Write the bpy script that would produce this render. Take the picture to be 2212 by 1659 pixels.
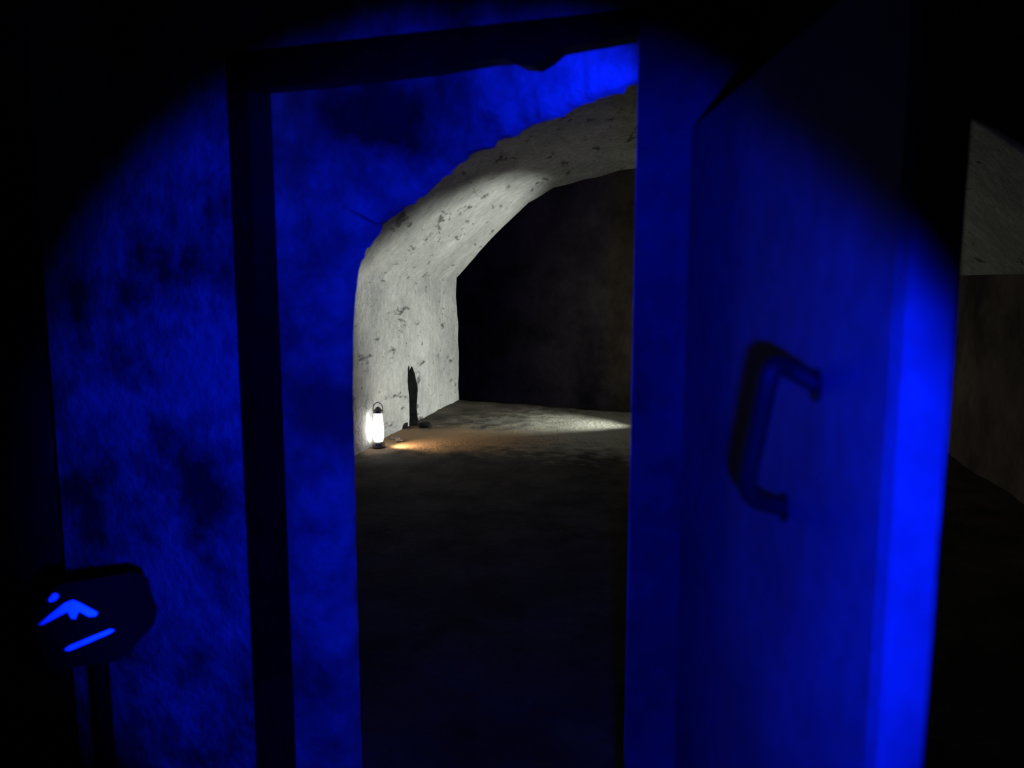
import bpy, bmesh, math, random
from mathutils import Vector, Matrix
random.seed(7)
scene = bpy.context.scene
for o in list(bpy.data.objects): bpy.data.objects.remove(o)
C = scene.collection

# ------------------------------------------------------------------ camera
F, CX, CY, HORIZON, EYE = 1700.0, 1106.0, 829.5, 610.0, 1.75
TH = math.atan((CY - HORIZON) / F)
cam_data = bpy.data.cameras.new('camera')
cam_data.sensor_width = 36; cam_data.lens = F / 2212 * 36
cam_data.clip_start = 0.02; cam_data.clip_end = 200
cam = bpy.data.objects.new('camera', cam_data); C.objects.link(cam)
cam.location = (0, 0, EYE); cam.rotation_euler = (math.pi/2 - TH, 0, 0)
cam_data.dof.use_dof = True; cam_data.dof.focus_distance = 7.0; cam_data.dof.aperture_fstop = 2.6
scene.camera = cam

# ------------------------------------------------------------------ world, exposure
w = bpy.data.worlds.new('dark'); scene.world = w; w.use_nodes = True
w.node_tree.nodes['Background'].inputs[0].default_value = (0.0003, 0.0004, 0.0004, 1)
w.node_tree.nodes['Background'].inputs[1].default_value = 1.0
scene.view_settings.view_transform = 'Standard'; scene.view_settings.look = 'None'
scene.view_settings.exposure = 0.0; scene.view_settings.gamma = 1.0
scene.view_settings.use_curve_mapping = False

FWD = Vector((0, math.cos(TH), -math.sin(TH))); UP = Vector((0, math.sin(TH), math.cos(TH)))
def ray(px, py): return Vector((1, 0, 0))*((px-CX)/F) + UP*(-(py-CY)/F) + FWD
def at_y(px, py, Y):
    r = ray(px, py); return Vector((0, 0, EYE)) + r*(Y/r.y)
def at_x(px, py, X):
    r = ray(px, py); return Vector((0, 0, EYE)) + r*(X/r.x)
def at_z(px, py, Z=0.0):
    r = ray(px, py); return Vector((0, 0, EYE)) + r*((Z-EYE)/r.z)
def at_plane(px, py, p, n):
    r = ray(px, py); c = Vector((0, 0, EYE)); return c + r*((p-c).dot(n)/r.dot(n))

def spot(name, loc, target, power, color, angle, blend, radius):
    d = bpy.data.lights.new(name, 'SPOT'); d.energy = power; d.color = color
    d.spot_size = angle; d.spot_blend = blend; d.shadow_soft_size = radius
    o = bpy.data.objects.new(name, d); C.objects.link(o); o.location = loc
    o.rotation_euler = (Vector(target)-Vector(loc)).to_track_quat('-Z', 'Y').to_euler(); return o
def point(name, loc, power, color, radius):
    d = bpy.data.lights.new(name, 'POINT'); d.energy = power; d.color = color; d.shadow_soft_size = radius
    o = bpy.data.objects.new(name, d); C.objects.link(o); o.location = loc; return o

# the blue torch held by the photographer, just below the lens
BLUE = (0.0004, 0.010, 1.0)
TORCH = Vector((0.06, -0.02, EYE-0.10))
spot('blue_hand_torch', TORCH, at_y(1085, 1000, 2.2), 110, BLUE, math.radians(64.5), 0.30, 0.02)

# ------------------------------------------------------------------ materials
def new_mat(name):
    m = bpy.data.materials.new(name); m.use_nodes = True
    nt = m.node_tree; return m, nt, nt.nodes, nt.links, nt.nodes['Principled BSDF']
def ramp(ns, stops, interp='LINEAR'):
    r = ns.new('ShaderNodeValToRGB'); r.color_ramp.interpolation = interp
    e = r.color_ramp.elements
    while len(e) < len(stops): e.new(0.5)
    for el, (p, c) in zip(e, stops): el.position = p; el.color = (*c, 1)
    return r
def noise(ns, ln, vec, scale, detail=5, rough=0.55, sc=None, loc=None):
    mp = ns.new('ShaderNodeMapping'); ln.new(vec, mp.inputs[0])
    if sc: mp.inputs['Scale'].default_value = sc
    if loc: mp.inputs['Location'].default_value = loc
    n = ns.new('ShaderNodeTexNoise'); n.inputs['Scale'].default_value = scale
    n.inputs['Detail'].default_value = detail; n.inputs['Roughness'].default_value = rough
    ln.new(mp.outputs[0], n.inputs['Vector']); return n.outputs['Fac']
def mixc(ns, ln, fac, a, b, mode='MIX'):
    m = ns.new('ShaderNodeMix'); m.data_type = 'RGBA'; m.blend_type = mode
    for s, v in ((m.inputs[0], fac), (m.inputs[6], a), (m.inputs[7], b)):
        if hasattr(v, 'is_output'): ln.new(v, s)
        elif isinstance(v, (int, float)): s.default_value = v
        else: s.default_value = (*v, 1)
    return m.outputs[2]
def mottled(name, dark, light, scale=3.0, lo=0.35, hi=0.65, fine=22, rough=0.9, bump=0.4, bdist=0.02, sc=None, loc=None, pits=None, blobs=()):
    m, nt, ns, ln, b = new_mat(name)
    co = ns.new('ShaderNodeTexCoord').outputs['Object']
    n1 = noise(ns, ln, co, scale, 6, 0.6, sc, loc); r1 = ramp(ns, [(lo, dark), (hi, light)]); ln.new(n1, r1.inputs[0])
    n2 = noise(ns, ln, co, fine, 6, 0.65, sc); r2 = ramp(ns, [(0.3, (0.72,)*3), (0.65, (1,)*3)]); ln.new(n2, r2.inputs[0])
    col = mixc(ns, ln, 1.0, r1.outputs[0], r2.outputs[0], 'MULTIPLY')
    if pits:
        for (psc, pscale, pth, pcol) in pits:
            n3 = noise(ns, ln, co, pscale, 5, 0.62, psc, (3.1, 1.7, 0.4)); r3 = ramp(ns, [(pth, (0,)*3), (pth+0.07, (1,)*3)]); ln.new(n3, r3.inputs[0])
            col = mixc(ns, ln, r3.outputs[0], col, pcol)
    for (c, rad, bcol) in blobs:                       # colour patches with a set place and ragged outline
        mp = ns.new('ShaderNodeMapping'); ln.new(co, mp.inputs[0])
        mp.inputs['Scale'].default_value = [1/r for r in rad]; mp.inputs['Location'].default_value = [-a/r for a, r in zip(c, rad)]
        le = ns.new('ShaderNodeVectorMath'); le.operation = 'LENGTH'; ln.new(mp.outputs[0], le.inputs[0])
        ad = ns.new('ShaderNodeMath'); ad.operation = 'MULTIPLY_ADD'; ln.new(noise(ns, ln, co, 4.5, 6, 0.6), ad.inputs[0]); ad.inputs[1].default_value = 1.6
        ln.new(le.outputs['Value'], ad.inputs[2])
        r4 = ramp(ns, [(0.0, (1,)*3), (1.0, (0,)*3)]); mr = ns.new('ShaderNodeMapRange'); ln.new(ad.outputs[0], mr.inputs[0])
        mr.inputs[1].default_value = 1.35; mr.inputs[2].default_value = 2.0; ln.new(mr.outputs[0], r4.inputs[0])
        col = mixc(ns, ln, r4.outputs[0], col, bcol)
    ln.new(col, b.inputs['Base Color']); b.inputs['Roughness'].default_value = rough
    b.inputs['Specular IOR Level'].default_value = 0.2
    bp = ns.new('ShaderNodeBump'); bp.inputs['Strength'].default_value = bump; bp.inputs['Distance'].default_value = bdist
    ln.new(n2, bp.inputs['Height']); ln.new(bp.outputs[0], b.inputs['Normal']); return m
def emitter(name, col, strength):
    m, nt, ns, ln, b = new_mat(name)
    b.inputs['Base Color'].default_value = (0.9, 0.9, 0.9, 1)
    b.inputs['Emission Color'].default_value = (*col, 1); b.inputs['Emission Strength'].default_value = strength; return m
def metal(name, col, rough, metallic=1.0):
    m, nt, ns, ln, b = new_mat(name)
    co = ns.new('ShaderNodeTexCoord').outputs['Object']
    n = noise(ns, ln, co, 30, 4); r = ramp(ns, [(0.3, tuple(c*0.75 for c in col)), (0.7, col)]); ln.new(n, r.inputs[0])
    ln.new(r.outputs[0], b.inputs['Base Color']); b.inputs['Metallic'].default_value = metallic; b.inputs['Roughness'].default_value = rough; return m

M_front = mottled('front_wall_plaster', (0.13,)*3, (0.92,)*3, 3.0, 0.36, 0.58, 12, bump=0.9, bdist=0.03)
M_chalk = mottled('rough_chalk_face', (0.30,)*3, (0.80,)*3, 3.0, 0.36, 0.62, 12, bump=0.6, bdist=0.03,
                  blobs=[(at_y(800, 255, 2.25), (0.27, 0.4, 0.17), (0.05,)*3), (at_y(660, 900, 2.35), (0.2, 0.3, 0.16), (0.22,)*3)])  # a dark blotch high on the face and a greyer one lower down
M_lime = mottled('limewashed_tunnel', (0.50, 0.51, 0.49), (0.72, 0.73, 0.69), 1.6, 0.35, 0.65, 11, bump=0.9, bdist=0.05,
                 pits=[((1.3, 0.38, 1.5), 5.0, 0.60, (0.17, 0.17, 0.16)), ((1.6, 0.9, 1.6), 9.0, 0.64, (0.2, 0.2, 0.19))])
M_dark = mottled('dark_rock_and_shade', (0.06, 0.05, 0.045), (0.30, 0.23, 0.19), 0.9, 0.35, 0.7, 8)
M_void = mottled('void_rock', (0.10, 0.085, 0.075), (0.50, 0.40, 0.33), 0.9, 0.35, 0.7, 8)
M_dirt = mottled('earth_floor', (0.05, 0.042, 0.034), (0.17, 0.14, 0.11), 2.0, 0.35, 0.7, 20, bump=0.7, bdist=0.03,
                 blobs=[(at_z(1420, 925), (2.2, 1.6, 1.0), (0.42, 0.41, 0.34)), (at_z(900, 945), (1.5, 0.8, 1.0), (0.34, 0.23, 0.13))])  # pale torch pool and warm lamp glow painted into the earth colour
M_frame = mottled('dark_frame_paint', (0.008,)*3, (0.02,)*3, 6, rough=0.6)
M_jamb = mottled('hinge_jamb_paint', (0.06,)*3, (0.15,)*3, 3)
M_leaf = mottled('door_leaf_paint', (0.18,)*3, (0.34,)*3, 3.5, 0.3, 0.7, 25, rough=0.7, bump=0.15)
M_edge = mottled('door_edge_paint', (0.26,)*3, (0.33,)*3, 5, rough=0.6, bump=0.1)
M_handle = metal('black_iron', (0.006, 0.006, 0.007), 0.7, 0.0)
M_hinge = metal('hinge_steel', (0.6,)*3, 0.4)
M_board = mottled('dark_board', (0.003,)*3, (0.008,)*3, 8, rough=0.7, bump=0.1)
M_refl = metal('reflective_white', (0.95,)*3, 0.33, 0.6)
M_black = mottled('black_matte', (0.01,)*3, (0.03,)*3, 10)
M_body = metal('lamp_body', (0.25, 0.25, 0.24), 0.4, 0.6)
M_stone = mottled('rubble_stone', (0.16, 0.13, 0.10), (0.34, 0.29, 0.24), 6)
M_glow = emitter('lamp_glow', (1.0, 0.97, 0.93), 7)

M_bulb = emitter('blue_bulb', BLUE, 4)

# ------------------------------------------------------------------ mesh helpers
def link(name, bm, mat, parent=None, smooth=False):
    bmesh.ops.recalc_face_normals(bm, faces=bm.faces[:])
    me = bpy.data.meshes.new(name); bm.to_mesh(me); bm.free()
    me.materials.append(mat)
    if smooth:
        for p in me.polygons: p.use_smooth = True
    o = bpy.data.objects.new(name, me); C.objects.link(o)
    if parent: o.parent = parent
    return o
def prism(bm, pts, off):
    a = [bm.verts.new(p) for p in pts]; b = [bm.verts.new(Vector(p)+off) for p in pts]
    bm.faces.new(a); bm.faces.new(b[::-1]); n = len(pts)
    for i in range(n): bm.faces.new((a[i], b[i], b[(i+1) % n], a[(i+1) % n]))
def box(bm, lo, hi, bevel=0.0):
    m = bmesh.ops.create_cube(bm, size=1); c = [(a+b)/2 for a, b in zip(lo, hi)]; s = [b-a for a, b in zip(lo, hi)]
    for v in m['verts']: v.co = Vector((v.co.x*s[0]+c[0], v.co.y*s[1]+c[1], v.co.z*s[2]+c[2]))
    if bevel: bmesh.ops.bevel(bm, geom=[e for e in bm.edges if all(v in m['verts'] for v in e.verts)], offset=bevel, segments=2, affect='EDGES')
def tube(bm, pts, r, seg=12):
    rings = []
    for i, p in enumerate(pts):
        p = Vector(p); t = (Vector(pts[min(i+1, len(pts)-1)])-Vector(pts[max(i-1, 0)])).normalized()
        a = t.orthogonal().normalized() if i == 0 else (prev - t*prev.dot(t)).normalized(); prev = a; b = t.cross(a)
        rr = r[i] if isinstance(r, (list, tuple)) else r
        rings.append([bm.verts.new(p + (a*math.cos(2*math.pi*k/seg)+b*math.sin(2*math.pi*k/seg))*rr) for k in range(seg)])
    for A, B in zip(rings, rings[1:]):
        for k in range(seg): bm.faces.new((A[k], A[(k+1) % seg], B[(k+1) % seg], B[k]))
    bm.faces.new(rings[0][::-1]); bm.faces.new(rings[-1])
def lathe(bm, prof, seg=24):
    tube(bm, [(0, 0, z) for r, z in prof], [max(r, 1e-4) for r, z in prof], seg)
def curve_pts(ctrl, n=6):
    out = []
    P = [Vector(c) for c in ctrl]; P = [2*P[0]-P[1]] + P + [2*P[-1]-P[-2]]
    for i in range(1, len(P)-2):
        for k in range(n):
            t = k/n; a, b, c, d = P[i-1:i+3]
            out.append(0.5*((2*b)+(c-a)*t+(2*a-5*b+4*c-d)*t*t+(3*b-a-3*c+d)*t**3))
    out.append(P[-2]); return out
def empty(name, loc):
    o = bpy.data.objects.new(name, None); C.objects.link(o); o.location = loc; return o
def tag(o, label, cat=None, kind=None, group=None):
    o['label'] = label
    if cat: o['category'] = cat
    if kind: o['kind'] = kind
    if group: o['group'] = group
    return o
def structure(o, label, cat=None):
    return tag(o, label, cat, 'structure')

# ------------------------------------------------------------------ front wall (camera side), a little oblique
PL = at_y(580, 185, 2.14); PR = at_y(1380, 75, 1.70)
LINTEL = (PL.z + PR.z)/2
WD = Vector((PR.x-PL.x, PR.y-PL.y, 0)); OPEN_W = WD.length; WD.normalize()     # along the wall, to the right
WN = Vector((-WD.y, WD.x, 0))                                                   # into the wall, away from the camera
O = Vector((PL.x, PL.y, 0))
def W(s, z, n=0.0): return O + WD*s + WN*n + Vector((0, 0, z))
def wall_s(px, py, n=0.0):
    q = at_plane(px, py, O + WN*n, WN); return (q-O).dot(WD), q.z
S_LEFT = wall_s(131, 1080)[0]
s2, z2 = wall_s(2093, 246); s2b, _ = wall_s(2078, 640); s2 = (s2+s2b)/2; z2b = wall_s(2212, 312)
TOP = 3.2
bm = bmesh.new(); T = 0.05
prism(bm, [W(S_LEFT, 0), W(-0.045, 0), W(-0.045, TOP), W(S_LEFT, TOP)], WN*T)
prism(bm, [W(-0.045, LINTEL+0.02), W(OPEN_W, LINTEL+0.02), W(OPEN_W, TOP), W(-0.045, TOP)], WN*T)
prism(bm, [W(OPEN_W, 0), W(s2, 0), W(s2, TOP), W(OPEN_W, TOP)], WN*T)
arch = [W(s2, z2)]
for k in range(1, 13):
    f = k/12; arch.append(W(s2+0.8*f, z2-(z2-z2b[1])*(f*0.8/(z2b[0]-s2))*(1+0.5*f)+random.uniform(-.004, .004)))
arch[0] = W(s2, z2)
prism(bm, arch + [W(s2+0.8, TOP), W(s2, TOP)], WN*T)
prism(bm, [W(s2+0.8, 0), W(s2+1.8, 0), W(s2+1.8, TOP), W(s2+0.8, TOP)], WN*T)
structure(link('wall_front', bm, M_front), 'mottled plaster wall around the doorway lit deep blue')

bm = bmesh.new()
prism(bm, [W(S_LEFT-3.0, 0, 0.45), W(S_LEFT+0.06, 0, 0.45), W(S_LEFT+0.06, 4.6, 0.45), W(S_LEFT-3.0, 4.6, 0.45)], WN*0.1)
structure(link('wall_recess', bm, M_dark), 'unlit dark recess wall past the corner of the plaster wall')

# small blue lamp fixed behind the hinge jamb, raking across the chalk face
lp = W(OPEN_W+0.16, 2.18, 0.13)
lt = empty('wall_lamp', lp); tag(lt, 'small blue lamp fixed behind the hinge jamb over the chalk face', 'lamp')
bm = bmesh.new(); prism(bm, [WD*a+Vector((0, 0, b))-WN*0.075 for a, b in ((-.05, -.05), (.05, -.05), (.05, .05), (-.05, .05))], WN*0.03); link('base', bm, M_body, lt)
bm = bmesh.new(); bmesh.ops.create_icosphere(bm, subdivisions=2, radius=0.035); bmesh.ops.translate(bm, verts=bm.verts[:], vec=-WN*0.03); link('bulb', bm, M_bulb, lt, True)
spot('wall_lamp_light', lp+WN*0.01, W(OPEN_W*0.40, LINTEL-0.08, 0.31), 17, BLUE, math.radians(70), 0.8, 0.03)

# dark door frame: each member a part
fr = empty('door_frame', W(OPEN_W/2, 0)); structure(fr, 'dark narrow frame around the open doorway')
def frame_part(name, quad, mat, depth):
    bm = bmesh.new(); prism(bm, [W(s, z, -0.03) - fr.location for s, z in quad], WN*depth); return link(name, bm, mat, fr)
sl = wall_s(508, 600, -0.03)[0]; sr = wall_s(1620, 700, -0.03)[0]; zt = LINTEL + 0.085
s_in, s_inr = wall_s(556, 700, -0.03)[0], wall_s(1374, 500, -0.03)[0]
frame_part('jamb', [(sl, 0), (s_in, 0), (s_in, zt), (sl, zt)], M_frame, 0.085)
low = [wall_s(x, y, -0.03) for x, y in ((590, 186), (690, 180), (800, 166), (930, 151), (1000, 138), (1050, 130), (1092, 127), (1118, 140), (1150, 143), (1178, 126), (1200, 106), (1245, 97), (1300, 88), (1340, 80), (1375, 76))]
frame_part('lintel', [(s_in, low[0][1])] + low[1:-1] + [(s_inr, low[-1][1]), (s_inr, low[-1][1]+0.05), (s_in, zt)], M_frame, 0.055)
frame_part('jamb', [(s_inr, 0), (sr, 0), (sr, zt), (s_inr, zt)], M_jamb, 0.06)

# ------------------------------------------------------------------ rough chalk face behind the frame, with an arched hole
FD = 0.30
edge_px = [(742, 1655), (733, 1400), (728, 1200), (724, 1000), (719, 850), (720, 720), (724, 640), (732, 580), (750, 535), (784, 486), (815, 462),
           (850, 430), (900, 396), (950, 345), (1010, 312), (1100, 268), (1180, 232), (1250, 205), (1310, 178), (1380, 153), (1450, 132), (1540, 126),
           (1640, 150), (1720, 210), (1780, 300)]
hole = [wall_s(x, y, FD) for x, y in edge_px]
hole = [(hole[0][0], 0.0)] + hole + [(hole[-1][0]+0.03, 0.0)]
hp = []
for (a, b) in zip(hole, hole[1:]):
    n = max(1, int(math.hypot(b[0]-a[0], b[1]-a[1])/0.012))
    for k in range(n): hp.append((a[0]+(b[0]-a[0])*k/n, a[1]+(b[1]-a[1])*k/n))
hp.append(hole[-1])
from mathutils import noise as mn
cs, cz = (hp[0][0]+hp[-1][0])/2, 1.5
so, zo_t, so_r = hp[0][0]-0.75, 3.3, hp[-1][0]+0.02
bm = bmesh.new(); rows = []
NR = 16
for i, (s, z) in enumerate(hp):
    dx, k = s-cs, (2.0 if s < cs else 1.05)
    e = (cs+dx*k, z if z < 1.72 else 1.72+(z-1.72)*2.3)
    jit = 0.011*mn.noise(Vector((s*16, z*16, 3)))+0.010*mn.noise(Vector((s*45, z*45, 3)))
    r = []
    for j in range(NR+1):
        f = j/NR
        ps, pz = s+(e[0]-s)*f + jit*(1-f), z+(e[1]-z)*f + jit*(1-f)
        d = 0.05*mn.noise(Vector((ps*3.2, pz*3.2, 1.3))) + 0.02*mn.noise(Vector((ps*10, pz*10, 5)))
        bulge = 0.05*(1-f)**6
        r.append(bm.verts.new(W(ps, max(pz, 0), FD + d*min(1, f*4+0.2) + bulge)))
    rows.append(r)
back = []
for i, (s, z) in enumerate(hp):
    jit = (0.012*mn.noise(Vector((s*11, z*11, 9)))+0.012*mn.noise(Vector((s*37, z*37, 9)))+0.006*mn.noise(Vector((s*80, z*80, 4))))*min(1, max(0.15, (z-1.7)*4))
    back.append(bm.verts.new(W(s+jit, max(z-jit*0.6, 0), FD+0.10)))
for i in range(len(hp)-1):
    for j in range(NR): bm.faces.new((rows[i][j], rows[i+1][j], rows[i+1][j+1], rows[i][j+1]))
    bm.faces.new((rows[i][0], back[i], back[i+1], rows[i+1][0]))
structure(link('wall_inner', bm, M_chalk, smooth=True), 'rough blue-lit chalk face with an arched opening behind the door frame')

# ------------------------------------------------------------------ the pale vaulted tunnel beyond
AX = math.radians(12.15)
A = Vector((math.sin(AX), math.cos(AX), 0)); R = Vector((math.cos(AX), -math.sin(AX), 0))
corner = at_z(990, 862); U0 = corner.dot(R); T1 = corner.dot(A)
e2 = at_z(1365, 890); SK = (e2.dot(A)-T1)/(e2.dot(R)-U0)          # skew of the far end
WIDTH = 6.0
prof = [(0, 1.82), (0.36, 2.19), (0.76, 2.56), (1.13, 2.85), (1.49, 3.03), (1.95, 3.14), (2.45, 3.21), (3.0, 3.24)]
prof = prof + [(WIDTH-u, z) for u, z in prof[-2::-1]]
def tun(u, z, t): return A*(t + SK*u*((t-2.0)/(T1-2.0))) + R*(U0+u) + Vector((0, 0, z))
def sheet(name, uz, t0, t1, mat, label, amp=0.03, du=0.09, dt=0.12, side=1):
    pts = []
    for (a, b) in zip(uz, uz[1:]):
        n = max(1, int(math.hypot(b[0]-a[0], b[1]-a[1])/du))
        pts += [(a[0]+(b[0]-a[0])*k/n, a[1]+(b[1]-a[1])*k/n) for k in range(n)]
    pts.append(uz[-1]); nt = int((t1-t0)/dt); bm = bmesh.new(); g = []
    for i, (u, z) in enumerate(pts):
        r = []
        for k in range(nt+1):
            t = t0+(t1-t0)*k/nt; p = tun(u, z, t)
            d = amp*mn.noise(p*1.5)+amp*0.5*mn.noise(p*4.5)
            r.append(bm.verts.new(p + R*d*(1-min(1, u/0.7, ) if u < 3 else 1-min(1, (WIDTH-u)/0.7)) + Vector((0, 0, d))*(min(1, u/0.7) if u < 3 else min(1, (WIDTH-u)/0.7))))
        g.append(r)
    for i in range(len(g)-1):
        for k in range(nt): bm.faces.new((g[i][k], g[i+1][k], g[i+1][k+1], g[i][k+1]))
    o = link(name, bm, mat, smooth=True); structure(o, label); return o
sheet('wall_left', [(0, -0.1), (0, 1.82)], 3.25, T1, M_lime, 'pale limewashed tunnel side wall behind the bright lamp')
sheet('ceiling', prof, 3.25, T1, M_lime, 'pale pitted vault of the tunnel springing from the side wall')
sheet('wall_right', [(WIDTH, -0.1), (WIDTH, 1.82)], 1.6, T1, M_dark, 'dark tunnel wall under the grey vault glimpsed past the door')  # dark colour stands in for the light fading below the vault

# floor, tunnel end
bm = bmesh.new(); g = []
nx, ny = 70, 90
for i in range(nx+1):
    r = []
    for j in range(ny+1):
        u = -0.15 + (WIDTH+0.3)*i/nx; t = -1.5 + (T1+1.5)*j/ny
        p = tun(u, 0, t); p.z = 0.012*mn.noise(p*2.2)+0.008*mn.noise(p*7)-0.012
        r.append(bm.verts.new(p))
    g.append(r)
for i in range(nx):
    for j in range(ny): bm.faces.new((g[i][j], g[i+1][j], g[i+1][j+1], g[i][j+1]))
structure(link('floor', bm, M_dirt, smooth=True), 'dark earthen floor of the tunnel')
bm = bmesh.new()
q = [tun(-3.5, -1.2, T1+3.5), tun(WIDTH+3.5, -1.2, T1+3.5), tun(WIDTH+3.5, 5.5, T1+3.5), tun(-3.5, 5.5, T1+3.5)]
prism(bm, q, A*0.3)
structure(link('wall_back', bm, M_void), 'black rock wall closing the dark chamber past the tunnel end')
bm = bmesh.new()
q = [tun(-3.5, -1.2, T1-.5), tun(WIDTH+3.5, -1.2, T1-.5), tun(WIDTH+3.5, -1.2, T1+3.5), tun(-3.5, -1.2, T1+3.5)]
prism(bm, q, Vector((0, 0, -0.2)))
structure(link('floor_lower', bm, M_dark), 'sunken dark floor past the tunnel end')

# ------------------------------------------------------------------ open door leaf on the right, seen edge on
LX = 0.358
hz = at_x(1475, 290, LX); y_h = hz.y; y_e = LX/((1940-CX)/F)/math.cos(TH)*1.0
y_e = at_x(1918, 1150, LX).y
ztop = hz.z
door = empty('door_1', (LX+0.025, y_h, 0)); structure(door, 'open door leaf seen at a sharp angle with black pull handle')
def dpart(name, lo, hi, mat, bev=0.003):
    bm = bmesh.new(); l = door.location
    box(bm, [a-b for a, b in zip(lo, l)], [a-b for a, b in zip(hi, l)], bev); return link(name, bm, mat, door)
TK = (2033-1918)/F*y_e
leaf = dpart('leaf', (LX, y_e+0.012, 0.02), (LX+TK-0.004, y_h-0.01, ztop), M_leaf)
dpart('edge_strip', (LX+0.002, y_e, 0.02), (LX+TK, y_e+0.010, ztop), M_edge, 0.002)['label'] = 'bright closing edge of the door'
hd = [at_x(1770, 832, LX+0.004), at_x(1700, 795, LX-0.035), at_x(1668, 795, LX-0.06), at_x(1655, 840, LX-0.065), at_x(1634, 940, LX-0.065),
      at_x(1616, 1030, LX-0.065), at_x(1622, 1070, LX-0.055), at_x(1650, 1087, LX-0.03), at_x(1700, 1096, LX+0.004)]
bm = bmesh.new(); tube(bm, curve_pts([p-door.location for p in hd], 5), 0.0118, 12)
h = link('handle', bm, M_handle, door, True); h['label'] = 'black curved pull handle'
for p in (hd[0], hd[-1]):
    bm = bmesh.new(); q = p-door.location
    tube(bm, [q+Vector((-0.006, 0, 0)), q+Vector((0.002, 0, 0))], [0.02, 0.022], 16); link('foot_plate', bm, M_handle, h)
for z in (1.85, 1.0, 0.3):
    bm = bmesh.new(); tube(bm, [Vector((LX-0.012, y_h-0.004, z-0.06))-door.location, Vector((LX-0.012, y_h-0.004, z+0.06))-door.location], 0.009, 12)
    link('hinge', bm, M_hinge, door, True)

# ------------------------------------------------------------------ lamps and things in the tunnel
def lantern(base, h, label, power, col):
    t = empty('lantern', base); tag(t, label, 'lamp')
    r = h*0.125
    bm = bmesh.new(); lathe(bm, [(r*1.15, 0), (r*1.2, h*.03), (r*1.1, h*.10), (r*.9, h*.13)]); link('base', bm, M_body, t, False)
    bm = bmesh.new(); lathe(bm, [(r*.8, h*.13), (r*1.0, h*.2), (r*1.05, h*.45), (r*.8, h*.75), (r*.7, h*.80)]); link('glowing_globe', bm, M_glow, t, True)
    bm = bmesh.new(); lathe(bm, [(r*.95, h*.80), (r*.9, h*.85), (r*.4, h*.92), (r*.15, h*.95)]); link('cap', bm, M_body, t)
    bm = bmesh.new(); tube(bm, curve_pts([(-r*.9, 0, h*.83), (-r*.8, 0, h*.97), (0, 0, h*1.05), (r*.8, 0, h*.97), (r*.9, 0, h*.83)], 5), r*.08, 8)
    link('carrying_handle', bm, M_body, t, True)
    return t
lb = at_z(818, 964); lb.z = -0.005
lantern(lb, 0.46, 'glaring white lamp standing on the floor against the pale tunnel wall', 0, None)
spot('lantern_light', lb + R*0.10 + Vector((0, 0, 0.17)), lb + R*0.36 + A*0.16, 26, (1.0, 0.68, 0.40), math.radians(95), 0.9, 0.04)

# torch lying out of sight behind the jamb, aimed at the left wall
tb = at_z(1490, 925); tgt = tun(0.2, 1.36, T1-1.5)
tp = tb + Vector((0, 0, 0.25))
t = empty('floor_torch', tb); tag(t, 'torch on a stone pointing at the pale tunnel wall', 'torch')
d = (tgt-tp).normalized()
def tpart(name, a, b, r, mat):
    bm = bmesh.new(); tube(bm, [tp-tb+d*a, tp-tb+d*b], r, 16); return link(name, bm, mat, t, False)
tpart('barrel', -0.26, -0.10, 0.022, M_body); tpart('head', -0.10, -0.03, [0.024, 0.042], M_body); tpart('lens', -0.03, -0.025, 0.038, M_glow)
spot('floor_torch_light', tp, tgt, 400, (0.97, 1.0, 0.93), math.radians(80), 0.5, 0.03)

def stone(c, r, label, mat=M_stone, sq=0.6):
    bm = bmesh.new(); bmesh.ops.create_icosphere(bm, subdivisions=2, radius=r)
    sd = random.random()*50
    for v in bm.verts:
        v.co *= 1+0.35*mn.noise(v.co*(1.6/r)+Vector((sd, 0, 0))); v.co.z *= sq
    zm = min(v.co.z for v in bm.verts)
    for v in bm.verts: v.co.z -= zm
    o = link('stone', bm, mat); o.location = c; tag(o, label, 'stone'); return o
stone(Vector((tb.x, tb.y, -0.02)) - d*0.12*Vector((1, 1, 0)).length, 0.22, 'flat stone carrying the torch', sq=0.62)

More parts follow.
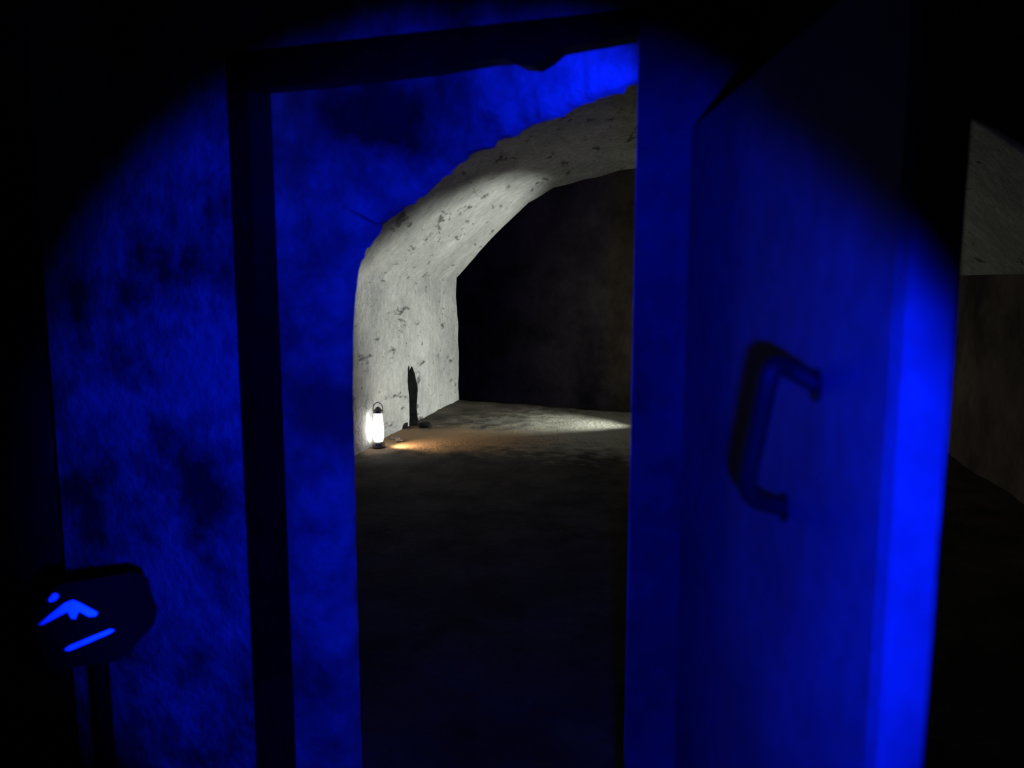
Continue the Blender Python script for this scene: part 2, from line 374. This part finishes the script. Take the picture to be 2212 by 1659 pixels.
# narrow dark pointed shape against the wall
pb = at_z(892, 916)
sc = (pb.y)/F
bm = bmesh.new()
outl = [(883, 916), (878, 890), (877, 855), (879, 830), (882, 808), (890, 789), (896, 806), (903, 838), (902, 852), (900, 880), (900, 900), (906, 912)]
pts = [at_y(x, y, pb.y-0.005) for x, y in outl]
for p in pts[:1]+pts[-1:]: p.z = -0.02
prism(bm, [p-pb for p in pts], Vector((0, -0.05, 0)))
bmesh.ops.bevel(bm, geom=[e for e in bm.edges], offset=0.012, segments=2, affect='EDGES')
o = link('pointed_shape', bm, M_black); o.location = pb; tag(o, 'narrow dark pointed upright shape against the pale wall beside the lamp', 'post')
stone(at_z(918, 922)-Vector((0, 0, 0.015)), 0.09, 'dark low stone at the foot of the pointed upright shape', M_black, 0.45)
for (x, y, r, l) in ((862, 952, 0.055, 'small rubble stone on the warm-lit floor beside the bright lamp'),
                     (846, 946, 0.035, 'smallest pebble close against the bright lamp'),):
    stone(at_z(x, y)-Vector((0, 0, 0.015)), r, l)

# ------------------------------------------------------------------ dark tilted sign board with a reflective arrow
Ys = 1.75
cb = at_y(195, 1345, Ys); sb = empty('sign_board', (cb.x, cb.y, 0)); tag(sb, 'dark tilted board with bright arrow and line beside the doorway wall', 'sign')
nrm = (Vector((0, 0, EYE))-cb).normalized()
bn = (nrm + Vector((0.02, 0, -0.03))).normalized()
def brd(px, py, off=0.0): return at_plane(px, py, cb+bn*off, bn) - Vector((cb.x, cb.y, 0))
bm = bmesh.new(); prism(bm, [brd(x, y) for x, y in ((66, 1358), (74, 1330), (105, 1282), (128, 1264), (290, 1236), (318, 1246), (340, 1318), (334, 1348), (275, 1412), (250, 1428), (128, 1446), (100, 1432))], -bn*0.008); link('board', bm, M_board, sb)
def mark(name, px):
    bm = bmesh.new(); prism(bm, [brd(x, y, 0.004) for x, y in px], -bn*0.0035); return link(name, bm, M_refl, sb)
mark('arrow', [(82, 1350), (108, 1328), (140, 1303), (158, 1296), (172, 1302), (211, 1323), (207, 1331), (192, 1332), (170, 1320), (163, 1337), (154, 1336), (146, 1321), (125, 1332), (92, 1350)])
mark('line', [(138, 1404), (150, 1395), (200, 1374), (238, 1359), (248, 1361), (238, 1368), (190, 1389), (150, 1406)])
mark('spot', [(104, 1296), (114, 1283), (122, 1281), (128, 1288), (120, 1297), (108, 1301)])
bm = bmesh.new(); tube(bm, [Vector((0, 0.03, 0)), Vector((0, 0.03, cb.z-0.03))], 0.02, 12); link('post', bm, M_board, sb)
